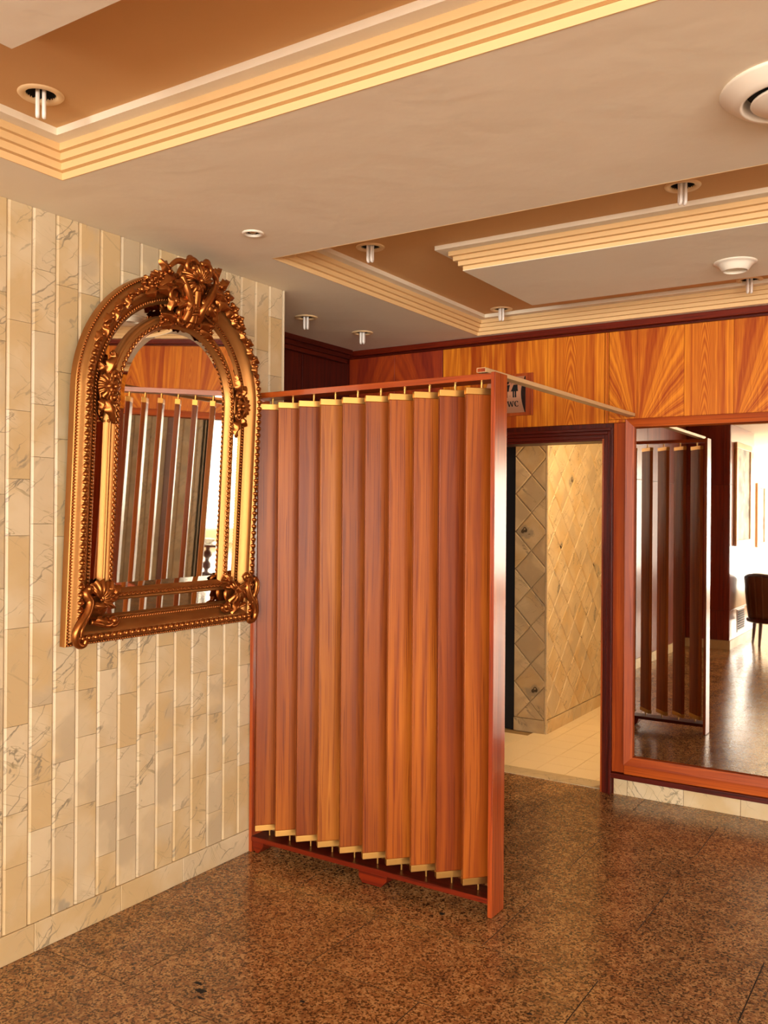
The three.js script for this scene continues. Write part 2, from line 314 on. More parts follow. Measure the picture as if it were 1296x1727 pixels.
// wc door frame
{
  const d = struct('door_1', 'dark moulded door casing of the lavatory entrance', 'doorway');
  const ring = (o, wd, z1) => {   // o: distance of the inner edge from the opening
    const x0 = DX0 - o, x1 = DX1 + o, y1 = DY + o;
    mesh('casing_side', boxG(x1, x1 + wd, 0, y1 + wd, ZB - .02, z1, { bevel: .003 }), M.darkWood, d);
    mesh('casing_side', boxG(x0 - wd, x0, 0, y1 + wd, ZB - .02, z1, { bevel: .003 }), M.darkWood, d);
    mesh('casing_head', boxG(x0, x1, y1, y1 + wd, ZB - .02, z1, { bevel: .003, grain: 'x' }), M.darkWood, d);
  };
  ring(.012, .022, ZB + .004); ring(.034, .018, ZB + .012); ring(.052, .016, ZB + .022);
  mesh('jamb', boxG(DX1, DX1 + .03, 0, DY + .03, -4.985, ZB - .004), M.frameWood, d);
  mesh('jamb', boxG(DX0 - .03, DX0, 0, DY + .03, -4.985, ZB - .004), M.darkWood, d);
  mesh('jamb_head', boxG(DX0, DX1, DY, DY + .03, -4.985, ZB - .004, { grain: 'x' }), M.darkWood, d);
  mesh('threshold', boxG(DX0, DX1, -.01, .003, -4.983, -4.845, { grain: 'x' }), M.marble[1], d);
}

// ---------------------------------------------------------------- lavatory lobby behind the doorway
function clipPoly(poly, inside, cut) { const out = []; for (let i = 0; i < poly.length; i++) { const a = poly[i], b = poly[(i + 1) % poly.length], ia = inside(a), ib = inside(b); if (ia) out.push(a); if (ia !== ib) out.push(cut(a, b)); } return out; }
function clipRect(poly, u0, u1, v0, v1) {
  const at = (k, val) => (a, b) => { const t = (val - a[k]) / (b[k] - a[k]); return [lerp(a[0], b[0], t), lerp(a[1], b[1], t)]; };
  poly = clipPoly(poly, p => p[0] >= u0, at(0, u0)); if (poly.length) poly = clipPoly(poly, p => p[0] <= u1, at(0, u1));
  if (poly.length) poly = clipPoly(poly, p => p[1] >= v0, at(1, v0)); if (poly.length) poly = clipPoly(poly, p => p[1] <= v1, at(1, v1)); return poly;
}
function diamondG(poly, to3, th) {   // poly in (u, v), to3(u, v, depth)
  const cx = poly.reduce((s, p) => s + p[0], 0) / poly.length, cy = poly.reduce((s, p) => s + p[1], 0) / poly.length;
  const R = Math.max(...poly.map(p => Math.hypot(p[0] - cx, p[1] - cy))), sh = (e) => poly.map(p => { const k = 1 - e / R; return [cx + (p[0] - cx) * k, cy + (p[1] - cy) * k]; });
  const o = sh(.002), i = sh(.013), pos = [], n = poly.length, put = (p, d) => to3(p[0], p[1], d);
  for (let k = 0; k < n; k++) { const j = (k + 1) % n; const a = put(o[k], 0), b = put(o[j], 0), c = put(o[j], th - .005), d = put(o[k], th - .005), e = put(i[j], th), f = put(i[k], th); pos.push(...a, ...b, ...c, ...a, ...c, ...d, ...d, ...c, ...e, ...d, ...e, ...f); if (k > 0 && k < n - 1) pos.push(...put(i[0], th), ...put(i[k], th), ...put(i[j], th)); }
  const g = new THREE.BufferGeometry(); g.setAttribute('position', new THREE.Float32BufferAttribute(pos, 3)); g.computeVertexNormals(); uvm(g, 'y', rr(0, 5), rr(0, 5)); return g;
}
{
  const PX = -2.405, PX0 = -2.65, PZ = -5.83, ZF = -7.5, top = 2.5;
  const w = struct('wall_lobby', 'marble wall of diamond-set slabs inside the lavatory lobby', 'wall');
  mesh('wall_core', boxG(PX0, PX - .012, 0, top, ZF, PZ - .012), M.joint, w);
  const hw = (PX - PX0) / 2, hh = .1325, yc = 1.936;
  for (let i = -14; i <= 4; i++) for (let j = -1; j <= 1; j++) {
    const cu = (PX + PX0) / 2 + j * hw, cv = yc + i * hh; if ((i + j) & 1) continue;
    const poly = clipRect([[cu - hw, cv], [cu, cv - hh], [cu + hw, cv], [cu, cv + hh]], PX0, PX - .014, .095, top); if (poly.length < 3) continue;
    mesh('diamond_slab', diamondG(poly, (u, v, d) => [u, v, PZ - .012 + d], .012), i % 4 ? M.marbleGrey : M.marbleDark, w);
  }
  for (let i = -14; i <= 4; i++) for (let j = 0; j <= 14; j++) {
    const cu = j * hh, cv = yc + i * hh; if ((i + j) & 1) continue;
    const poly = clipRect([[cu - hh, cv], [cu, cv - hh], [cu + hh, cv], [cu, cv + hh]], .014, PZ - ZF, .095, top); if (poly.length < 3) continue;
    mesh('diamond_slab', diamondG(poly, (u, v, d) => [PX - .012 + d, v, PZ - u], .012), M.marble[(i + 2 * j) % 5 === 0 ? 3 : (i + j) % 3 ? 1 : 2], w);
  }
  mesh('corner_bead', boxG(PX - .014, PX + .001, 0, top, PZ - .013, PZ + .001, { bevel: .003 }), M.marble[0], w);
  mesh('skirting_slab', boxG(PX0, PX - .016, 0, .093, PZ - .012, PZ + .004, { bevel: .003, grain: 'x' }), M.marbleGrey, w);
  for (const [a, b, k] of [[PZ - .014, -6.33, 1], [-6.33, -6.5, 2], [-6.5, ZF, 0]]) mesh('skirting_slab', boxG(PX - .012, PX + .004, 0, .093, b + .001, a - .001, { bevel: .003, grain: 'z' }), M.marble[k], w);
  const s = struct('wall_lobby_shell', 'plain walls closing the lavatory lobby', 'wall');
  mesh('side_wall', boxG(-1.0, -.9, 0, top + .1, ZF, -4.98), M.cream, s);
  mesh('far_wall', boxG(-3.3, -.9, 0, top + .1, ZF - .1, ZF), M.cream, s);
  mesh('side_wall', boxG(-3.3, -3.2, 0, top + .1, ZF, -4.98), M.darkWood, s);
  mesh('unlit_opening_sheet', boxG(-3.2, PX0, 0, top, PZ - .06, PZ - .02), M.black, s);  // black sheet: darkness of the unlit opening beside the marble put into its colour
  mesh('lobby_ceiling', boxG(-3.3, -.9, top, top + .1, ZF - .1, -4.98), M.cream, s);
  const f = struct('floor_lobby', 'square beige ceramic floor tiles inside the lavatory lobby', 'floor');
  mesh('tile_bed', boxG(-3.3, -.9, -.12, -.003, ZF - .1, -4.98), M.tileJoint, f);
  const p = .1868;
  for (let i = 0; i < 14; i++) for (let j = 0; j < 13; j++) { const a = -3.248 + i * p, z = -4.984 - j * p; if (a + p > -.98) continue; if (z - p < PZ && a + p < PX - .05) continue; mesh('floor_tile', boxG(a + .0012, a + p - .0012, -.003, .001, z - p + .0012, z - .0012), M.tileFloor, f); }
  // ceiling lamp of the lobby
  const l = thing('ceiling_lamp', 'warm round ceiling lamp inside the lavatory lobby', 'lamp', [-1.35, top, -5.6]);
  mesh('base', latheG([[0, 0], [.13, 0], [.13, -.02], [0, -.02]]), M.brass, l);
  mesh('lamp_bulb', latheG([[0, -.1], [.06, -.09], [.1, -.06], [.115, -.02]]), std({ color: 0xfff0d0, emissive: 0xffc070, emissiveIntensity: 3 }), l);
  const pl = new THREE.PointLight(new THREE.Color(1, .74, .4), 4.6); pl.name = 'lobby_lamp'; pl.position.set(-1.35, top - .13, -5.6); pl.shadow.radius = 4; pl.castShadow = true; scene.add(pl);
}

// ---------------------------------------------------------------- ceiling
function plateG(x0, x1, z0, z1, y, th, holes) {   // flat plate with rectangular [x0,x1,z0,z1] and round [x,z,r] holes, underside at y
  const s = new THREE.Shape([[x0, -z0], [x1, -z0], [x1, -z1], [x0, -z1]].map(p => new THREE.Vector2(...p)));
  for (const h of holes) { const q = new THREE.Path(); if (h.length === 3) q.absarc(h[0], -h[1], h[2], 0, Math.PI * 2); else { q.moveTo(h[0], -h[2]); q.lineTo(h[1], -h[2]); q.lineTo(h[1], -h[3]); q.lineTo(h[0], -h[3]); q.closePath(); } s.holes.push(q); }
  const g = new THREE.ExtrudeGeometry(s, { depth: th, bevelEnabled: false, curveSegments: 24 }); g.rotateX(-Math.PI / 2); g.translate(0, y, 0); uvm(g, 'x', 0, 0); return g;
}
const tray1 = { x0: -2.393, x1: 2.1, z0: -1.822, z1: 1.3, h: .0224 }, tray2 = { x0: -2.388, x1: 2.1, z0: -4.711, z1: -2.848, h: .0196 };
const lampsSoffit = [[-2.234, -2.547], [-2.952, -3.798], [-2.923, -4.292]];
const lamps1 = [[-2.156, -1.569]], lamps2 = [[-2.14, -3.198], [-.816, -3.167], [-2.16, -4.55], [-.864, -4.60]];
{
  const c = struct('ceiling', 'tan plaster ceiling with two stepped tray recesses', 'ceiling');
  mesh('roof_slab', boxG(-3.6, 6.7, 2.72, 2.85, -4.95, 6.7), M.soffit, c);
  mesh('soffit', plateG(-3.6, 6.6, -4.95, 6.6, H, .016, [...[tray1, tray2].map(t => [t.x0 - .004, t.x1 + .004, t.z0 - .004, t.z1 + .004]), ...lampsSoffit.map(([x, z], i) => [x, z, i ? .044 : .03])]), M.soffit, c);
  for (const [t, lamps] of [[tray1, lamps1], [tray2, lamps2]]) {
    const off = [0, .016, .032, .047, .09];
    off.forEach((o, i) => { const e = i ? .05 : .0038; mesh('moulding_step', plateG(t.x0 - e, t.x1 + e, t.z0 - e, t.z1 + e, H + i * t.h + (i ? 0 : -.0005), t.h - .0002, [[t.x0 + o, t.x1 - o, t.z0 + o, t.z1 - o]]), i === 4 ? M.soffit : M.step, c); });
    mesh('tray_top', plateG(t.x0 - .05, t.x1 + .05, t.z0 - .05, t.z1 + .05, H + 5 * t.h, .008, lamps.map(([x, z]) => [x, z, .044])), M.recessShade, c);
    const q = .58, e = t === tray2 ? .545 : .58;
    off.forEach((o, i) => mesh('dropped_panel_step', boxG(t.x0 + q - o, t.x1 - q + o, H + i * t.h + (i ? 0 : .001), H + (i + 1) * t.h, t.z0 + e - o, t.z1 - .572 + o, { bevel: .002 }), i === 4 ? M.soffit : M.step, c));
    mesh('dropped_panel', boxG(t.x0 + q, t.x1 - q, H, H + .002, t.z0 + e, t.z1 - .572, { ou: 0, ov: 0 }), M.soffit, c);
  }
}

// ---------------------------------------------------------------- shell of the room behind the camera
{
  const w = struct('wall_right', 'marble strip pier and pale wall on the window side of the room', 'wall');
  mesh('wall_core', boxG(2.62, 2.9, 0, H + .14, -4.95, -1.44), M.cream, w);
  mesh('wall_core', boxG(2.6, 6.6, 0, H + .14, -1.6, -1.42), M.cream, w);
  const p = .125;
  for (let k = 0; k < 27; k++) {
    const a = -1.425 - k * p; let y = .1; const dark = k === 5;
    while (y < H - .01) { let t = y + rr(.45, .7); if (t > H - .25) t = H; const g = slabG(p - .0008, t - y - .0008, .02, .007, .0004); g.rotateY(Math.PI); g.translate(2.62, (y + t) / 2, a - p / 2); if (a - p > -4.79) mesh('marble_tile', g, dark ? M.wallWood : M.marble[k % 3 ? 1 : 2], w); y = t; }
  }
  mesh('skirting_slab', boxG(2.6, 2.624, 0, .1, -4.79, -1.42, { grain: 'z' }), M.marble[0], w);
  mesh('wall_core', boxG(6.5, 6.68, 0, H + .14, -1.6, rightWindows[0][0]), M.cream, w);
  mesh('wall_core', boxG(6.5, 6.68, 0, H + .14, rightWindows[0][1], rightWindows[1][0]), M.cream, w);
  mesh('wall_core', boxG(6.5, 6.68, 0, H + .14, rightWindows[1][1], 6.7), M.cream, w);
  for (const [a, b] of rightWindows) { mesh('wall_core', boxG(6.5, 6.68, 0, WIN_Y0, a, b), M.cream, w); mesh('wall_core', boxG(6.5, 6.68, WIN_Y1, H + .14, a, b), M.cream, w); }
  const f = struct('wall_front', 'pale window wall behind the photographer', 'wall');
  let x = -2.9; for (const [a, b] of [...backWindows, [6.68, 6.68]]) { mesh('wall_core', boxG(x, a, 0, H + .14, 6.5, 6.68), M.cream, f); if (b > a) { mesh('wall_core', boxG(a, b, 0, WIN_Y0, 6.5, 6.68), M.cream, f); mesh('wall_core', boxG(a, b, WIN_Y1, H + .14, 6.5, 6.68), M.cream, f); } x = b; }
  let n = 1;
  const win = (a, b, along) => {
    const q = struct('window_' + n, 'tall white framed window, ' + ['first', 'second', 'third', 'fourth'][along === 'x' ? n - 1 : n - 5] + (along === 'x' ? ' from the left in the wall behind the camera' : ' along the right side wall'), 'window'); n++;
    const B = (u0, u1, y0, y1, d0, d1) => along === 'x' ? boxG(u0, u1, y0, y1, 6.5 + d0, 6.5 + d1) : boxG(6.5 + d0, 6.5 + d1, y0, y1, u0, u1);
    mesh('window_frame', merge([B(a, a + .05, WIN_Y0, WIN_Y1, .03, .09), B(b - .05, b, WIN_Y0, WIN_Y1, .03, .09), B(a + .05, b - .05, WIN_Y0, WIN_Y0 + .05, .03, .09), B(a + .05, b - .05, WIN_Y1 - .05, WIN_Y1, .03, .09)]), M.white, q);
    mesh('mullion', B((a + b) / 2 - .025, (a + b) / 2 + .025, WIN_Y0 + .05, WIN_Y1 - .05, .03, .09), M.white, q);
    for (const [u, v] of [[a + .05, (a + b) / 2 - .025], [(a + b) / 2 + .025, b - .05]]) mesh('window_pane', B(u, v, WIN_Y0 + .05, WIN_Y1 - .05, .058, .062), M.pane, q);
  };
  for (const [a, b] of backWindows) win(a, b, 'x'); for (const [a, b] of rightWindows) win(a, b, 'z');
  // mahogany pier on the left, seen in the wall mirror
  const m = struct('wall_pier', 'mahogany panelled pier with marble foot beside the dining area', 'wall');
  const X = -2.2, Z = 1.1;
  mesh('wall_core', boxG(-2.94, X - .02, 0, H, Z + .02, 2.48), M.darkWood, m);
  for (const [a, b] of [[.1, .44], [.44, 1.88], [1.88, H]]) {
    for (const [c, d] of [[-2.69, -2.27], [-2.27, X]]) mesh('wood_panel', boxG(c + .001, d - .001, a + .0015, b - .0015, Z, Z + .02, { bevel: .002 }), M.shadedPanel, m);
    mesh('wood_panel', boxG(X - .02, X, a + .0015, b - .0015, Z + .0215, 2.48, { bevel: .002 }), M.pierWood, m);
  }
  mesh('marble_foot', boxG(-2.69, X + .01, 0, .1, Z - .01, 2.49, { grain: 'z' }), M.marble[0], m);
  mesh('wall_core', boxG(-2.94, -2.6, 0, H + .14, 2.48, 6.7), M.cream, m);
  const v = mesh('grille_frame', boxG(X - .002, X + .006, .15, .42, 1.5, 1.93, { bevel: .002 }), M.wallWood, m);
  for (let i = 0; i < 8; i++) mesh('grille_slat', boxG(X + .004, X + .012, .185 + i * .028, .2 + i * .028, 1.54, 1.89), M.black, v);
}

// ---------------------------------------------------------------- louvred wooden screen
{
  const z0 = -3.165, z1 = -3.06, zc = -3.1125, xa = -2.689, xb = -1.4755;
  const s = thing('louvre_screen', 'mahogany room divider screen of ten upright turning louvres standing against the marble wall', 'screen', [0, 0, 0]);
  mesh('post', boxG(xb - .0185, xb, .003, 2.066, z0, z1, { bevel: .0015 }), M.frameWood, s);
  mesh('post', boxG(xa + .006, xa + .0235, .003, 2.066, z0, z1, { bevel: .0015 }), M.frameWood, s);
  mesh('top_rail', boxG(xa + .0235, xb - .0185, 2.038, 2.062, z0, z1, { bevel: .0015, grain: 'x' }), M.frameWood, s);
  mesh('bottom_rail', boxG(xa + .0235, xb - .0185, .055, .076, z0, z1, { bevel: .0015, grain: 'x' }), M.darkWood, s);
  mesh('rail_edging', boxG(xa + .0235, xb - .0185, .0555, .0755, z1, z1 + .004, { bevel: .001, grain: 'x' }), M.trimWood, s);
  const foot = (a, b) => { const sh = new THREE.Shape([[a, .055], [a, .028], [a + .018, .004], [b - .03, .004], [b - .006, .03], [b, .055]].map(p => new THREE.Vector2(...p))); const g = new THREE.ExtrudeGeometry(sh, { depth: .1, bevelEnabled: false }); g.translate(0, 0, z0 + .002); uvm(g, 'x', 1, 2); mesh('foot', g, M.trimWood, s); };
  foot(-2.085, -1.945); foot(-2.662, -2.6);
  const dir = V3(Math.cos(47 * Math.PI / 180), 0, -Math.sin(47 * Math.PI / 180)), hw = .066, th = .0235;
  for (let i = 0; i < 10; i++) {
    const x = -2.605 + i * .1162, b = new THREE.Group(); b.name = 'louvre_blade'; b.position.set(x, 0, zc); b.rotation.y = 47 * Math.PI / 180 + [0, .01, -.008, .012, 0, -.01, .006, 0, -.006, .004][i]; s.add(b);
    const k = [1, 1, 2, 3, 2, 1, 0, 0, 4, 0][i];
    const g = boxG(-hw, hw, .127, 1.989, -th / 2, th / 2, { bevel: .003 });
    mesh('blade_board', g, M.blade[k], b);
    for (const [a, c] of [[.1015, .1275], [1.9885, 2.0145]]) mesh('brass_cap', boxG(-hw - .001, hw + .001, a, c, -th / 2 - .001, th / 2 + .001, { bevel: .0015 }), M.brass, b);
    for (const [a, c] of [[.076, .1015], [2.0145, 2.038]]) { const p = new THREE.CylinderGeometry(.0048, .0048, c - a, 14); p.translate(0, (a + c) / 2, 0); mesh('pivot_pin', p, M.brass, b); }
  }
}
// flat metal bar from screen to panelled wall
{
  const a = V3(-1.533, 2.0752, -3.055), b = V3(-1.492, 2.0668, -4.776), g = new RoundedBoxGeometry(.038, .0175, a.distanceTo(b), 1, .0015);
  const t = thing('metal_bar', 'pale brass flat hollow bar bracing the screen top to the panelled wall', 'bar', [0, 0, 0]);
  const L = a.distanceTo(b), wall = .0016;
  const pivot = new THREE.Group(); pivot.name = 'hollow_bar'; t.add(pivot); pivot.position.copy(a.clone().add(b).multiplyScalar(.5)); pivot.lookAt(a);
  const W = .019, Hh = .0088;
  mesh('bar_side', merge([boxG(-W, W, Hh - wall, Hh, -L / 2, L / 2, { grain: 'z' }), boxG(-W, W, -Hh, -Hh + wall, -L / 2, L / 2, { grain: 'z' }), boxG(-W, -W + wall, -Hh, Hh, -L / 2, L / 2, { grain: 'z' }), boxG(W - wall, W, -Hh, Hh, -L / 2, L / 2, { grain: 'z' })]), M.brassPale, pivot);
  mesh('bar_core', boxG(-W + wall, W - wall, -Hh + wall, Hh - wall, -L / 2 + .003, L / 2 - .001), M.frameWood, pivot);
}

// ---------------------------------------------------------------- big wall mirror
{
  const x0 = -1.525, x1 = 1.3, y0 = .174, y1 = 2.047, fw = .044, zf = ZB + .022;
  const m = thing('wall_mirror', 'large rectangular wall mirror in a plain mahogany frame beside the doorway', 'mirror', [0, 0, 0]);
  const miter = (pts, n) => { // pts: 4 outer/inner corners of one member, quad prism with a sloping face
    const [a, b, c, d] = pts, zo = zf, zi = zf - .012, zb = ZB - .015, q = [];
    const O = p => [p[0], p[1], zo], I = p => [p[0], p[1], zi], K = p => [p[0], p[1], zb];
    const quad = (p, q1, r, s) => q.push(...p, ...q1, ...r, ...p, ...r, ...s);
    quad(O(a), O(b), I(c), I(d)); quad(I(d), I(c), K(c), K(d)); quad(O(b), O(a), K(a), K(b)); quad(O(a), I(d), K(d), K(a)); quad(O(b), K(b), K(c), I(c));
    const g = new THREE.BufferGeometry(); g.setAttribute('position', new THREE.Float32BufferAttribute(q, 3)); g.computeVertexNormals(); uvm(g, n, rr(0, 3), rr(0, 3)); mesh('frame_member', g, M.mirrorWood, m);
  };
  const o = [[x0, y0], [x1, y0], [x1, y1], [x0, y1]], i = [[x0 + fw, y0 + fw], [x1 - fw, y0 + fw], [x1 - fw, y1 - fw], [x0 + fw, y1 - fw]];
  for (let k = 0; k < 4; k++) { const j = (k + 1) % 4; miter([o[k], o[j], i[j], i[k]], k % 2 ? 'y' : 'x'); }
  const bv = .009; mesh('mirror_glass', boxG(x0 + fw + bv, x1 - fw - bv, y0 + fw + bv, y1 - fw - bv, ZB - .012, ZB + .001), M.glassMirror, m);
  const ob = i.map(([x, y]) => [x, y, ZB - .0025]), ib = [[x0 + fw + bv, y0 + fw + bv], [x1 - fw - bv, y0 + fw + bv], [x1 - fw - bv, y1 - fw - bv], [x0 + fw + bv, y1 - fw - bv]].map(([x, y]) => [x, y, ZB + .001]);
  mesh('glass_bevel', merge([0, 1, 2, 3].map(k => gridG([[ob[k], ob[(k + 1) % 4]], [ib[k], ib[(k + 1) % 4]]]))), M.glassMirror, m);
}

// ---------------------------------------------------------------- lavatory sign
{
  const s = thing('wc_sign', 'curved metal lavatory sign with two figures and the letters WC on a wooden plate', 'sign', [0, 0, ZB]);
  mesh('back_plate', boxG(-2.36, -2.072, 2.1, 2.345, 0, .012, { bevel: .002, grain: 'y' }), M.frameWood, s);
  const rows = [], y0 = 2.118, y1 = 2.328, xs = [-2.345, -2.12]; // bulging sheet
  for (let j = 0; j <= 16; j++) { const a = j / 16, y = lerp(y0, y1, a), z = .014 + .055 * Math.sin(Math.PI * a); rows.push([[xs[0], y, z], [xs[1], y, z]]); }
  mesh('metal_sheet', gridG(rows), M.signMetal, s);
  const end = new THREE.Shape(); end.moveTo(.012, y0); for (let j = 0; j <= 16; j++) { const a = j / 16; end.lineTo(.013 + .055 * Math.sin(Math.PI * a), lerp(y0, y1, a)); } end.lineTo(.012, y1); end.closePath();
  for (const x of [xs[0], xs[1]]) { const g = new THREE.ExtrudeGeometry(end, { depth: .004, bevelEnabled: false }); g.rotateY(-Math.PI / 2); g.translate(x + .004, 0, 0); uvm(g, 'y'); mesh('end_cheek', g, M.black, s); }
  const bend = g => { const p = g.attributes.position; for (let i = 0; i < p.count; i++) { const a = clamp((p.getY(i) - y0) / (y1 - y0)); p.setZ(i, p.getZ(i) + .0145 + .055 * Math.sin(Math.PI * a)); } g.computeVertexNormals(); return g; };
  const man = (x, y, skirt) => {
    const parts = []; const hd = new THREE.CylinderGeometry(.0095, .0095, .002, 16); hd.rotateX(Math.PI / 2); hd.translate(x, y + .083, 0); parts.push(hd);
    const bd = (pts) => { const g = new THREE.ExtrudeGeometry(new THREE.Shape(pts.map(q => new THREE.Vector2(x + q[0], y + q[1]))), { depth: .002, bevelEnabled: false }); parts.push(g); };
    if (skirt) { bd([[-.012, .07], [.012, .07], [.022, .03], [-.022, .03]]); } else bd([[-.019, .07], [.019, .07], [.019, .03], [-.019, .03]]);
    bd([[-.011, .031], [-.002, .031], [-.002, -.005], [-.011, -.005]]); bd([[.002, .031], [.011, .031], [.011, -.005], [.002, -.005]]);
    mesh('figure_mark', bend(merge(parts)), M.black, s);
  };
  man(-2.215, 2.205, false); man(-2.160, 2.205, true); man(-2.295, 2.205, true);
  mesh('divider_mark', bend(boxG(-2.189, -2.1875, 2.205, 2.285, 0, .002)), M.black, s);
  const font = await new FontLoader().loadAsync('fonts/droid/droid_serif_bold.typeface.json');
  const tg = new TextGeometry('WC', { font, size: .03, depth: .0015, curveSegments: 5 }); tg.applyMatrix4(new THREE.Matrix4().makeShear(0, 0, .2, 0, 0, 0)); tg.computeBoundingBox();
  tg.translate(-2.218, 2.15, 0); mesh('lettering', bend(tg), M.black, s);
}

// ---------------------------------------------------------------- ceiling fittings
function downlight(x, z, y, label, lit = true, scale = 1, turn = 0) {
  const d = thing('downlight', label, 'ceiling light', [x, y, z], lit ? 'recessed downlights with bare twin tube bulbs' : undefined); d.rotation.y = turn;
  mesh('trim_ring', latheG([[.041 * scale, .006], [.041 * scale, -.002], [.047 * scale, -.006], [.058 * scale, -.006], [.062 * scale, -.0015], [.062 * scale, 0]], 40), lit ? M.ringPaint : M.white, d);
  mesh('housing', latheG([[.0412 * scale, .001], [.0405 * scale, .02], [.03 * scale, .025], [0, .025]], 28), M.black, d);
  if (lit) for (const k of [-1, 1]) {
    const pts = []; for (let i = 0; i <= 4; i++) pts.push([k * .0085, .02 - i * .018, -.0085]); for (let i = 1; i < 8; i++) { const a = i / 8 * Math.PI; pts.push([k * .0085, -.054 - .0085 * Math.sin(a), -.0085 * Math.cos(a)]); } for (let i = 4; i >= 0; i--) pts.push([k * .0085, .02 - i * .018, .0085]);
    mesh('bulb_tube', tubeG(pts, pts.map(() => .0056), 10), M.tube, d);
  } else { const g = new THREE.SphereGeometry(.014, 16, 10); g.scale(1, .4, 1); g.translate(0, .004, 0); mesh('lamp_socket', g, M.brassPale, d); }
}
const t1 = H + 5 * tray1.h, t2 = H + 5 * tray2.h;
downlight(...lamps1[0], t1, 'large bare-bulb downlight in the near tray corner above the ornate mirror', true, 1, .9);
downlight(...lamps2[0], t2, 'bare-bulb downlight left of the stepped panel, cut by the soffit edge', true, 1, .2);
downlight(...lamps2[1], t2, 'bare-bulb downlight in the far tray half hidden by the soffit at the right', true, 1, .6);
downlight(...lamps2[2], t2, 'bare-bulb downlight in the far left corner of the far tray', true, 1, .75);
downlight(...lamps2[3], t2, 'bare-bulb downlight peeping out behind the stepped panel below the round vent', true, 1, .4);
downlight(...lampsSoffit[1], H, 'bare-bulb downlight next to the marble wall end over the dark alcove', true, 1, .5);
downlight(...lampsSoffit[2], H, 'bare-bulb downlight over the louvre screen next to the dark cornice', true, 1, .3);
downlight(...lampsSoffit[0], H, 'small empty recessed spotlight in the plain ceiling above the mirror crest', false, .66);
function vent(x, z, s, label, drop) {
  const v = thing('ceiling_vent', label, 'air vent', [x, H, z]);
  mesh('outer_cone', latheG([[.085 * s, 0], [.085 * s, -.004], [.076 * s, -.008], [.07 * s, -.009], [.064 * s, -.016], [.056 * s, -.028 * drop], [.05 * s, -.036 * drop], [.046 * s, -.037 * drop], [.045 * s, -.033 * drop], [.05 * s, -.02 * drop]], 48), M.white, v);
  mesh('grille_disc', latheG([[0, -.026 * drop], [.042 * s, -.026 * drop], [.047 * s, -.022 * drop]], 32), drop > 1 ? M.white : M.soffit, v);
  return v;
}
vent(-.786, -3.888, 1, 'small round white ceiling vent on the stepped panel', 1);
{
  const v = thing('ceiling_vent', 'large round cone air diffuser cut by the right edge of the picture', 'air vent', [-.345, H, -2.37]);
  mesh('outer_cone', latheG([[.17, 0], [.172, -.004], [.168, -.008], [.14, -.03], [.125, -.036], [.118, -.034], [.115, -.02], [.11, 0]], 56), M.white, v);
  mesh('inner_cone', latheG([[.05, -.01], [.098, -.03], [.1, -.034], [.095, -.037], [.06, -.05], [.02, -.055], [0, -.055]], 48), M.white, v);
  mesh('throat', latheG([[0, -.001], [.112, -.001]], 40), M.black, v);
}

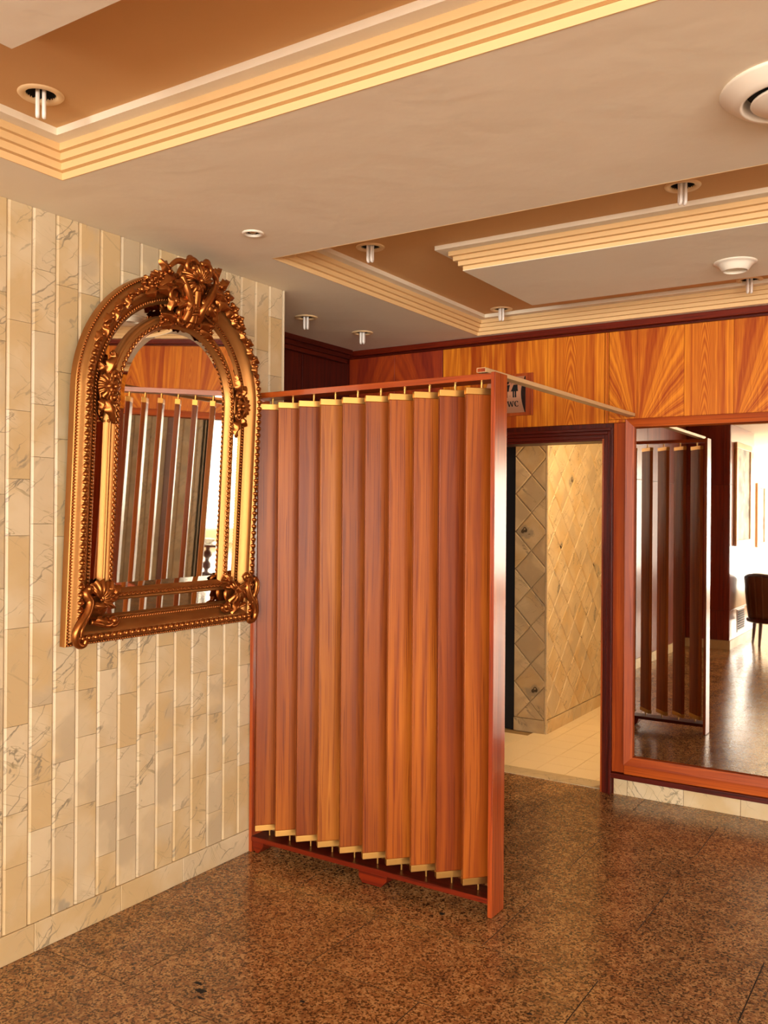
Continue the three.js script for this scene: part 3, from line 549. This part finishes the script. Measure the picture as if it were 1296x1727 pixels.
// ---------------------------------------------------------------- ornate arched mirror
{
  const tilt = 2.9 * Math.PI / 180;
  const m = thing('ornate_mirror', 'gilded arched mirror with carved shell crest hanging on the marble wall', 'mirror', [-2.684, 1.044, -2.053 - .48]);
  m.setRotationFromMatrix(new THREE.Matrix4().makeBasis(V3(0, 0, -1), V3(Math.sin(tilt), Math.cos(tilt), 0), V3(Math.cos(tilt), -Math.sin(tilt), 0)));
  const HWd = .487, SP = .925, ws = .91;       // half width, springing height, bottom narrowing
  const uPath = (w) => { const hw = HWd - w, yb = .003 + w * ws, p = []; for (let i = 0; i <= 14; i++) p.push([-hw, lerp(yb, SP, i / 14)]); for (let i = 1; i < 64; i++) { const a = Math.PI * (1 - i / 64); p.push([hw * Math.cos(a), SP + hw * Math.sin(a)]); } for (let i = 0; i <= 14; i++) p.push([hw, lerp(SP, yb, i / 14)]); return p; };
  const bPath = (w) => { const hw = HWd - w, yb = .003 + w * ws, p = []; for (let i = 0; i <= 12; i++) p.push([lerp(-hw, hw, i / 12), yb]); return p; };
  // sweep: profile [[w,h],...] with w from outer edge HWd
  function sweep(name, prof, mat, parent) {
    const parts = [];
    for (const path of [uPath, bPath]) { const rows = prof.map(([w, h]) => path(w).map(([x, y]) => [x, y, h])); parts.push(gridG(path === uPath ? rows : rows.reverse())); }
    return mesh(name, merge(parts), mat, parent);
  }
  // points at even spacing along a loop at offset w
  function along(w, gap, bottomToo = true) {
    const hw = HWd - w, yb = .003 + w * ws, straight = SP - yb, arc = Math.PI * hw, out = [];
    const total = 2 * straight + arc + (bottomToo ? 2 * hw : 0), n = Math.round(total / gap);
    for (let i = 0; i < n; i++) {
      let s = (i + .5) / n * total;
      if (s < straight) { out.push([-hw, yb + s, Math.PI / 2]); continue; } s -= straight;
      if (s < arc) { const a = Math.PI * (1 - s / arc); out.push([hw * Math.cos(a), SP + hw * Math.sin(a), a - Math.PI / 2]); continue; } s -= arc;
      if (s < straight) { out.push([hw, SP - s, -Math.PI / 2]); continue; } s -= straight; out.push([hw - s, yb, Math.PI]);
    }
    return out;
  }
  const ball = (rx, ry, rz, x, y, z, a = 0, seg = 8) => { const g = new THREE.SphereGeometry(1, seg, Math.max(4, seg - 3)); g.scale(rx, ry, rz); g.rotateZ(a); g.translate(x, y, z); return g; };
  // outer frame
  const frame = sweep('outer_frame', [[0, .0], [0, .026], [.003, .031], [.010, .031], [.012, .027], [.0125, .027], [.017, .032], [.021, .040], [.024, .050], [.0245, .050], [.028, .060], [.034, .064], [.040, .060], [.044, .053], [.0445, .053], [.052, .052], [.062, .046], [.072, .036], [.080, .0265], [.084, .026], [.0845, .022], [.1, .021], [.104, .018], [.1045, .014], [.111, .0125], [.113, .006]], M.gilt, m);
  mesh('beading', merge(along(.0065, .0112).map(([x, y]) => ball(.0047, .0047, .0047, x, y, .032, 0, 8))), M.giltCarved, frame);
  { const parts = []; along(.034, .0285).forEach(([x, y, a]) => {
    const c = Math.cos(a), s = Math.sin(a); parts.push(ball(.0098, .0112, .0108, x, y, .0612, a, 12));
    const t = new THREE.TorusGeometry(.0122, .0021, 6, 14, Math.PI * 1.15); t.rotateZ(-Math.PI * .575); t.rotateZ(a); t.translate(x - c * .0008, y - s * .0008, .0635); parts.push(t);
    parts.push(ball(.0024, .0118, .006, x + c * .0143, y + s * .0143, .0615, a, 8)); });
    mesh('egg_moulding', merge(parts), M.giltCarved, frame); }
  mesh('rope_moulding', merge(along(.0925, .0125).map(([x, y, a]) => ball(.0092, .0042, .0056, x, y, .0235, a + .75, 8))), M.giltCarved, frame);
  // flat mirror behind the frames
  const archShape = (hw, yb) => { const s = new THREE.Shape(); s.moveTo(-hw, yb); s.lineTo(hw, yb); s.lineTo(hw, SP); s.absarc(0, SP, hw, 0, Math.PI, false); s.lineTo(-hw, yb); return s; };
  { const g = new THREE.ExtrudeGeometry(archShape(.38, .1), { depth: .004, bevelEnabled: false, curveSegments: 40 }); g.translate(0, 0, .008); mesh('border_glass', g, M.oldMirror, m); }
  { const g = new THREE.ExtrudeGeometry(archShape(.485, .005), { depth: .008, bevelEnabled: false, curveSegments: 40 }); g.translate(0, 0, 0); uvm(g, 'y'); mesh('back_board', g, M.darkWood, m); }
  // inner frame
  const w0 = HWd - .333, w1 = HWd - .281;
  const F = [[0, .012], [0, .028], [.004, .032], [.010, .033], [.012, .030], [.0125, .030], [.018, .034], [.024, .036], [.0245, .036], [.027, .039], [.033, .039], [.036, .035], [.0365, .035], [.042, .031], [.048, .024], [.0525, .020]];
  const inner = mesh('inner_frame', (() => {
    const parts = [], yb0 = .155, yb1 = .2;
    const path = (w) => { const hw = .333 - w, yb = lerp(yb0, yb1, w / .0525), p = []; for (let i = 0; i <= 14; i++) p.push([-hw, lerp(yb, SP, i / 14)]); for (let i = 1; i < 56; i++) { const a = Math.PI * (1 - i / 56); p.push([hw * Math.cos(a), SP + hw * Math.sin(a)]); } for (let i = 0; i <= 14; i++) p.push([hw, lerp(SP, yb, i / 14)]); return p; };
    const low = (w) => { const hw = .333 - w, yb = lerp(yb0, yb1, w / .0525), p = []; for (let i = 0; i <= 10; i++) p.push([lerp(-hw, hw, i / 10), yb]); return p; };
    parts.push(gridG(F.map(([w, h]) => path(w).map(([x, y]) => [x, y, h])))); parts.push(gridG(F.slice().reverse().map(([w, h]) => low(w).map(([x, y]) => [x, y, h])))); return merge(parts);
  })(), M.gilt, m);
  { const parts = [], hw = .303, yb = .178, straight = SP - yb, arc = Math.PI * hw, total = 2 * straight + arc + 2 * hw, n = Math.round(total / .021);
    for (let i = 0; i < n; i++) { let s = (i + .5) / n * total, x, y, a; if (s < straight) { x = -hw; y = yb + s; a = Math.PI / 2; } else if (s < straight + arc) { a = Math.PI * (1 - (s - straight) / arc); x = hw * Math.cos(a); y = SP + hw * Math.sin(a); a -= Math.PI / 2; } else if (s < 2 * straight + arc) { x = hw; y = SP - (s - straight - arc); a = -Math.PI / 2; } else { x = hw - (s - 2 * straight - arc); y = yb; a = Math.PI; }
      parts.push(ball(.0128, .0056, .0078, x, y, .0395, a + .5, 9)); parts.push(ball(.0072, .0042, .006, x + Math.cos(a) * .009 - Math.sin(a) * .004, y + Math.sin(a) * .009 + Math.cos(a) * .004, .041, a - .4, 8)); }
    mesh('carved_moulding', merge(parts), M.giltCarved, inner); }
  // bevelled centre glass
  const bev = (hw, yb, h) => { const p = []; for (let i = 0; i <= 14; i++) p.push([-hw, lerp(yb, SP, i / 14), h]); for (let i = 1; i < 56; i++) { const a = Math.PI * (1 - i / 56); p.push([hw * Math.cos(a), SP + hw * Math.sin(a), h]); } for (let i = 0; i <= 14; i++) p.push([hw, lerp(SP, yb, i / 14), h]); return p; };
  { const g = new THREE.ExtrudeGeometry(archShape(.262, .219), { depth: .001, bevelEnabled: false, curveSegments: 40 }); g.translate(0, 0, .0205); mesh('mirror_glass', g, M.oldMirror, m); }
  { const g1 = gridG([bev(.2815, .1995, .0198), bev(.262, .219, .0215)]), low = (hw, yb, h) => [[-hw, yb, h], [0, yb, h], [hw, yb, h]], g2 = gridG([low(.262, .219, .0215), low(.2815, .1995, .0198)]); mesh('glass_bevel', merge([g1, g2]), M.oldMirror, m); }

  // ---- carved ornament
  const spiral = (cx, cy, r0, r1, a0, turns, z, rad0, rad1, n = 22) => { const pts = [], rad = []; for (let i = 0; i <= n; i++) { const t = i / n, a = a0 + turns * Math.PI * 2 * t, r = lerp(r0, r1, Math.pow(t, .8)); pts.push([cx + r * Math.cos(a), cy + r * Math.sin(a), z + .006 * t]); rad.push(lerp(rad0, rad1, t)); } return merge([tubeG(pts, rad, 8), ball(rad1 * 1.8, rad1 * 1.8, rad1 * 1.8, ...pts[n], 0, 8)]); };
  const curve = (P, r0, r1, n = 20, mid) => { const c = new THREE.CatmullRomCurve3(P.map(p => V3(...p))), pts = c.getPoints(n).map(p => [p.x, p.y, p.z]); return tubeG(pts, pts.map((_, i) => { const t = i / n; return lerp(r0, r1, t) * (mid ? 1 + mid * Math.sin(Math.PI * t) : 1); }), 8); };
  function leaf(x, y, a, len, wid, z, lift = .012, curl = .4) {   // pointed lobed leaf with a midrib, tip curling forward
    const rows = []; for (let i = 0; i <= 10; i++) { const t = i / 10, lob = 1 + .22 * Math.sin(t * Math.PI * 5), hw = wid * .5 * Math.pow(Math.sin(Math.PI * Math.min(.98, t * .86 + .1)), .8) * lob, row = []; const ang = a + curl * t * t, px = x + len * t * Math.cos(a + curl * t * .5), py = y + len * t * Math.sin(a + curl * t * .5);
      for (let j = -4; j <= 4; j++) { const q = j / 4; row.push([px - Math.sin(ang) * hw * q, py + Math.cos(ang) * hw * q, z + lift * Math.sin(Math.PI * t * .9) * (1 - .8 * q * q) + .004 * (1 - Math.abs(q)) + (j === 0 ? .002 : 0)]); } rows.push(row); }
    return gridG(rows);
  }
  function shell(cx, cy, R, a0, span, z, lobes, bulge = .02, dish = 0) {   // ribbed fan
    const rows = []; for (let i = 0; i <= 9; i++) { const r = i / 9, row = []; for (let j = 0; j <= lobes * 4; j++) { const t = j / (lobes * 4), a = a0 + span * t, rib = Math.cos(t * lobes * Math.PI * 2), rad = R * r * (1 - .08 * (1 - rib) * r); row.push([cx + rad * Math.cos(a), cy + rad * Math.sin(a), z + bulge * Math.sin(Math.PI * (.12 + .8 * r)) + R * .07 * rib * r - dish * r * r]); } rows.push(row); } return gridG(rows);
  }
  function flower(x, y, r, z, n = 5, turn = 0) { const p = [ball(r * .38, r * .38, r * .5, x, y, z + r * .5, 0, 8)]; for (let k = 0; k < n; k++) { const a = turn + k / n * Math.PI * 2; p.push(leaf(x + Math.cos(a) * r * .2, y + Math.sin(a) * r * .2, a, r, r * .9, z, r * .5, .2)); p.push(ball(r * .2, r * .16, r * .2, x + Math.cos(a + .6) * r * .75, y + Math.sin(a + .6) * r * .75, z + r * .25, a, 6)); } return merge(p); }
  const crest = mesh('crest', merge([
    ball(.085, .075, .03, .02, 1.40, .06, 0, 14), ball(.06, .08, .026, .02, 1.32, .056, 0, 12), ball(.075, .03, .02, -.1, 1.375, .058, .35, 10), ball(.075, .03, .02, .14, 1.375, .058, -.35, 10),
    shell(.025, 1.39, .092, .05, Math.PI - .1, .084, 11, .034, .01), shell(.015, 1.398, .062, Math.PI * .98, Math.PI * 1.04, .08, 7, .022),
    ball(.019, .022, .016, .062, 1.472, .094, .3), ball(.015, .013, .014, -.03, 1.474, .094), ball(.012, .012, .014, .015, 1.395, .116),
    spiral(.055, 1.44, .036, .01, 2.6, -.9, .1, .012, .008), spiral(-.03, 1.438, .04, .01, .5, .9, .1, .012, .008),
    curve([[-.05, 1.45, .096], [-.09, 1.45, .09], [-.125, 1.42, .082]], .015, .008), curve([[.085, 1.45, .096], [.12, 1.43, .09], [.13, 1.385, .082]], .016, .009),
    curve([[-.012, 1.235, .06], [-.01, 1.29, .088], [-.04, 1.345, .098], [-.07, 1.40, .094]], .017, .013, 22, .25), curve([[.052, 1.24, .06], [.052, 1.29, .09], [.085, 1.345, .098], [.115, 1.4, .092]], .017, .013, 22, .25),
    spiral(-.085, 1.315, .055, .016, .2, .72, .078, .013, .009), spiral(.13, 1.32, .055, .016, Math.PI - .2, -.72, .078, .013, .009),
    curve([[-.08, 1.37, .086], [-.13, 1.355, .08], [-.175, 1.36, .072]], .013, .007), curve([[.12, 1.375, .086], [.17, 1.355, .08], [.2, 1.315, .072]], .014, .007),
    ...[0, 1, 2, 3, 4, 5, 6].map(i => curve([[-.002, 1.262 + i * .012, .086], [.02, 1.267 + i * .012, .097], [.042, 1.262 + i * .012, .086]], .0058, .0058, 8)),
    curve([[.021, 1.235, .06], [.021, 1.3, .08], [.021, 1.36, .088]], .024, .02)]), M.giltCarved, m);
  const leaves = [];
  for (const s of [-1, 1]) {
    const X = x => .02 + s * x, A = a => s > 0 ? a : Math.PI - a, L = (x, y, a, len, wid, z, lift, curl) => leaves.push(leaf(X(x), y, A(a), len * 1.15, wid * 1.15, z, lift * 1.1, curl * s));
    L(.1, 1.385, -.3, .08, .045, .076, .016, -.4); L(.09, 1.335, -.9, .075, .042, .074, .014, -.4); L(.13, 1.405, .3, .06, .038, .074, .014, .4); L(.165, 1.375, -.1, .055, .034, .07, .012, .3); L(.18, 1.335, -.7, .065, .038, .068, .012, .3); L(.05, 1.325, -1.0, .06, .035, .09, .012, .5); if (s > 0) L(.085, 1.435, .5, .055, .034, .08, .014, .4); L(.06, 1.365, .2, .06, .032, .096, .01, -.4); L(.03, 1.33, -1.3, .055, .028, .098, .01, .3); L(.12, 1.35, -.55, .07, .04, .08, .014, .5);
    for (let k = 0; k < 7; k++) { const a = .98 - k * .085, q = .452; leaves.push(leaf(s * q * Math.cos(a), SP + q * Math.sin(a), (s > 0 ? a - Math.PI / 2 : Math.PI - a + Math.PI / 2) + (k % 2 ? .35 : -.35), .055, .034, .062, .013, .2)); leaves.push(ball(.009, .008, .009, s * q * Math.cos(a - .03), SP + q * Math.sin(a - .03), .073, a, 8)); }
  }
  mesh('crest_leaves', merge(leaves), M.giltCarved, crest);
  for (const [x, y, r, k] of [[-.12, 1.405, .026, 0], [-.165, 1.375, .025, 1], [-.215, 1.34, .026, 2], [-.185, 1.345, .018, 3], [.165, 1.405, .026, 1], [.205, 1.37, .028, 0], [.25, 1.325, .03, 3], [.288, 1.288, .028, 2]]) mesh('carved_flower', flower(x, y, r, .066, 5, k), M.giltCarved, crest);
  mesh('crest_pendant', merge([ball(.06, .022, .014, .02, 1.235, .036, 0, 10), spiral(-.025, 1.235, .027, .007, .5, 1, .054, .009, .006), spiral(.062, 1.235, .027, .007, 2.6, -1, .054, .009, .006), shell(.02, 1.252, .045, Math.PI, Math.PI, .054, 5, .018), leaf(-.03, 1.238, 2.9, .095, .05, .046, .018, .3), leaf(.07, 1.238, .2, .095, .05, .046, .018, -.3), leaf(-.05, 1.222, 3.4, .075, .036, .046, .014, .2), leaf(.09, 1.222, -.3, .075, .036, .046, .014, -.2), ball(.012, .012, .012, .02, 1.262, .072), curve([[-.02, 1.29, .054], [-.038, 1.265, .054], [-.02, 1.24, .054]], .016, .011), curve([[.06, 1.29, .054], [.078, 1.265, .054], [.06, 1.24, .054]], .016, .011), flower(-.105, 1.225, .021, .042), flower(.14, 1.218, .021, .042)]), M.giltCarved, m);
  for (const s of [-1, 1]) {
    const x = s * .355, y = .94, A = a => s > 0 ? a : Math.PI - a;
    mesh('side_rosette', merge([ball(.036, .075, .012, x, y, .03, 0, 10), shell(x + s * .004, y, .05, A(0) - 2.0, 4.0, .044, 9, .018), shell(x - s * .012, y, .03, 0, Math.PI * 2, .054, 6, .012), spiral(x - s * .026, y + .042, .022, .006, A(-1.2), s * 1.1, .048, .008, .006), spiral(x - s * .026, y - .042, .022, .006, A(1.2), -s * 1.1, .048, .008, .006), leaf(x, y + .04, A(1.85), .09, .045, .036, .018, .2 * s), leaf(x, y - .04, A(-1.85), .09, .045, .036, .018, -.2 * s), leaf(x + s * .012, y + .042, A(1.1), .05, .034, .036, .014), leaf(x + s * .012, y - .042, A(-1.1), .05, .034, .036, .014), ball(.01, .01, .01, x - s * .012, y, .07), leaf(x - s * .022, y + .085, A(1.7), .05, .026, .036, .012), leaf(x - s * .022, y - .085, A(-1.7), .05, .026, .036, .012), ball(.006, .006, .007, x - s * .012, y + .122, .038), ball(.006, .006, .007, x - s * .012, y - .124, .038)]), M.giltCarved, m);
    const X = a => s * (.48 - a), cr = mesh('corner_ornament', merge([
      ball(.05, .045, .014, X(.12), .135, .034, 0, 10), shell(X(.115), .165, .08, s > 0 ? -2.55 : -2.55 + 1.75, 3.35, .05, 9, .026), shell(X(.13), .15, .045, s > 0 ? .8 : .3, 2.0, .052, 5, .018),
      curve([[X(.066), .215, .052], [X(.046), .195, .062], [X(.062), .165, .068], [X(.046), .12, .072], [X(.016), .085, .074], [X(.002), .05, .072], [X(.014), .016, .07], [X(.042), .012, .07], [X(.048), .032, .074]], .015, .009, 44, .3),
      spiral(X(.064), .208, .018, .005, s > 0 ? 0 : Math.PI, -s * .9, .06, .009, .008), curve([[X(.038), .1, .08], [X(.02), .07, .084], [X(.018), .045, .082]], .007, .005),
      spiral(X(.175), .086, .026, .007, s > 0 ? 3 : 0, s * 1.0, .056, .01, .008), curve([[X(.07), .09, .066], [X(.11), .08, .066], [X(.155), .07, .062], [X(.185), .088, .056]], .01, .009), leaf(X(.1), .1, s > 0 ? -2.6 : -.5, .07, .04, .062, .014), leaf(X(.09), .15, s > 0 ? -2.8 : -.3, .06, .038, .06, .014), leaf(X(.15), .17, s > 0 ? 2.0 : 1.1, .065, .042, .054, .016), leaf(X(.16), .175, s > 0 ? 2.6 : .5, .06, .04, .054, .016), curve([[X(.17), .215, .048], [X(.195), .2, .054], [X(.188), .17, .054], [X(.16), .165, .054]], .011, .009)]), M.giltCarved, m);
    if (s > 0) mesh('outer_scroll', merge([curve([[.475, .2, .05], [.492, .18, .056], [.488, .14, .058], [.478, .115, .055], [.492, .09, .055], [.505, .055, .05], [.498, .02, .048], [.48, .025, .05]], .013, .009, 30, .3), ball(.01, .01, .01, .475, .1, .06)]), M.giltCarved, cr);
  }
  for (const x of [-.245, -.212, .06, .33]) mesh('hanging_nail', tubeG([[x, .008, .01], [x, -.006, .012]], [.0014, .0022], 6), M.giltDark, m);
}

// ---------------------------------------------------------------- furniture behind the camera, seen in the mirrors
function picture(name, label, x, y0, y1, z0, z1, face) {   // hangs on a wall facing +x (face 1) or -x (face -1)
  const p = thing(name, label, 'picture', [x, y0, (z0 + z1) / 2]), d = (z1 - z0) / 2, h = y1 - y0, fw = .07, B = (a, b, c, e, u, v) => face > 0 ? boxG(a, b, c, e, u, v, { bevel: .006 }) : boxG(-b, -a, c, e, u, v, { bevel: .006 });
  mesh('frame_member', B(0, .035, 0, fw, -d, d), M.gilt, p); mesh('frame_member', B(0, .035, h - fw, h, -d, d), M.gilt, p);
  mesh('frame_member', B(0, .035, fw, h - fw, -d, -d + fw), M.gilt, p); mesh('frame_member', B(0, .035, fw, h - fw, d - fw, d), M.gilt, p);
  const g = new THREE.BoxGeometry(.012, h - 2 * fw, z1 - z0 - 2 * fw); g.translate(face * .012, h / 2, 0); mesh('canvas', g, M.print, p);
}
picture('framed_picture', 'tall gilt framed picture hung on the mahogany pier, seen in the wall mirror', -2.199, 1.17, 2.38, 1.29, 2.17, 1);
picture('framed_picture', 'gilt framed picture on the bright wall beyond the pier, seen in the wall mirror', -2.599, 1.05, 2.02, 4.8, 5.45, 1);
{
  const c = thing('tub_chair', 'dark wooden tub chair with slatted curved back, seen in the wall mirror', 'chair', [-1.86, 0, 1.72]); c.rotation.y = -.4;
  const arc = (r, y, a) => [r * Math.cos(a), y, r * Math.sin(a)], A0 = Math.PI * .62, A1 = Math.PI * 1.9;
  const topY = a => { const t = (a - A0) / (A1 - A0); return .66 + .17 * Math.sin(Math.PI * t); };
  const sh = (r0, r1) => [0, .33, .66, 1].map(t => { const row = []; for (let k = 0; k <= 30; k++) { const a = lerp(A0, A1, k / 30), q = arc(lerp(r0, r1, t), lerp(.28, topY(a), t), a); row.push(q); } return row; });
  mesh('back_shell', merge([gridG(sh(.235, .29)), gridG(sh(.215, .27).map(x => x.slice().reverse()))]), M.cane, c);
  for (let k = 1; k <= 12; k++) { const a = lerp(A0, A1, k / 13); mesh('back_slat', tubeG([arc(.238, .29, a), arc(.266, .5, a), arc(.292, topY(a), a)], [.011, .012, .011], 6), M.cane, c); }
  const rail = [], r2 = []; for (let k = 0; k <= 28; k++) { const a = lerp(A0, A1, k / 28); rail.push(arc(.283, topY(a) + .01, a)); r2.push(arc(.25, .3, a)); }
  mesh('top_rail', tubeG(rail, rail.map(() => .022), 8), M.darkWood, c); mesh('seat_rail', tubeG(r2, r2.map(() => .025), 8), M.darkWood, c);
  mesh('seat', latheG([[0, .43], [.2, .43], [.245, .4], [.25, .3], [0, .3]], 32), M.cane, c);
  for (const a of [.75, 2.4, 3.9, 5.5]) mesh('leg', tubeG([arc(.2, .31, a), arc(.215, .15, a), arc(.23, .0, a)], [.024, .02, .014], 8), M.darkWood, c);
}
{
  const t = thing('side_table', 'small dark table on a turned leg, seen in the arched mirror', 'table', [3.0, 0, -.92]);
  mesh('table_top', latheG([[0, .54], [.24, .54], [.25, .53], [.25, .52], [.24, .51], [0, .51]], 40), M.darkWood, t);
  mesh('turned_leg', latheG([[0, .51], [.05, .51], [.03, .48], [.025, .45], [.055, .42], [.06, .38], [.03, .34], [.028, .31], [.055, .27], [.058, .22], [.03, .19], [.03, .16], [.05, .14], [.05, .1], [0, .1]], 24), M.darkWood, t);
  for (let k = 0; k < 3; k++) { const a = k * 2.094 + .4; mesh('foot', tubeG([[0, .13, 0], [Math.cos(a) * .1, .12, Math.sin(a) * .1], [Math.cos(a) * .2, .05, Math.sin(a) * .2], [Math.cos(a) * .24, .018, Math.sin(a) * .24]], [.028, .024, .02, .018], 8), M.darkWood, t); }
  const b = thing('glass_bowl', 'small clear bowl on the side table, seen in the arched mirror', 'bowl', [3.0, .54, -.92]);
  mesh('bowl_body', latheG([[0, .001], [.04, .001], [.07, .03], [.08, .06], [.077, .06], [.066, .032], [.038, .005], [0, .005]], 28), phy({ color: 0xf4f2ea, transmission: .9, roughness: .05, thickness: .004 }), b);
}
renderer.render(scene, camera);
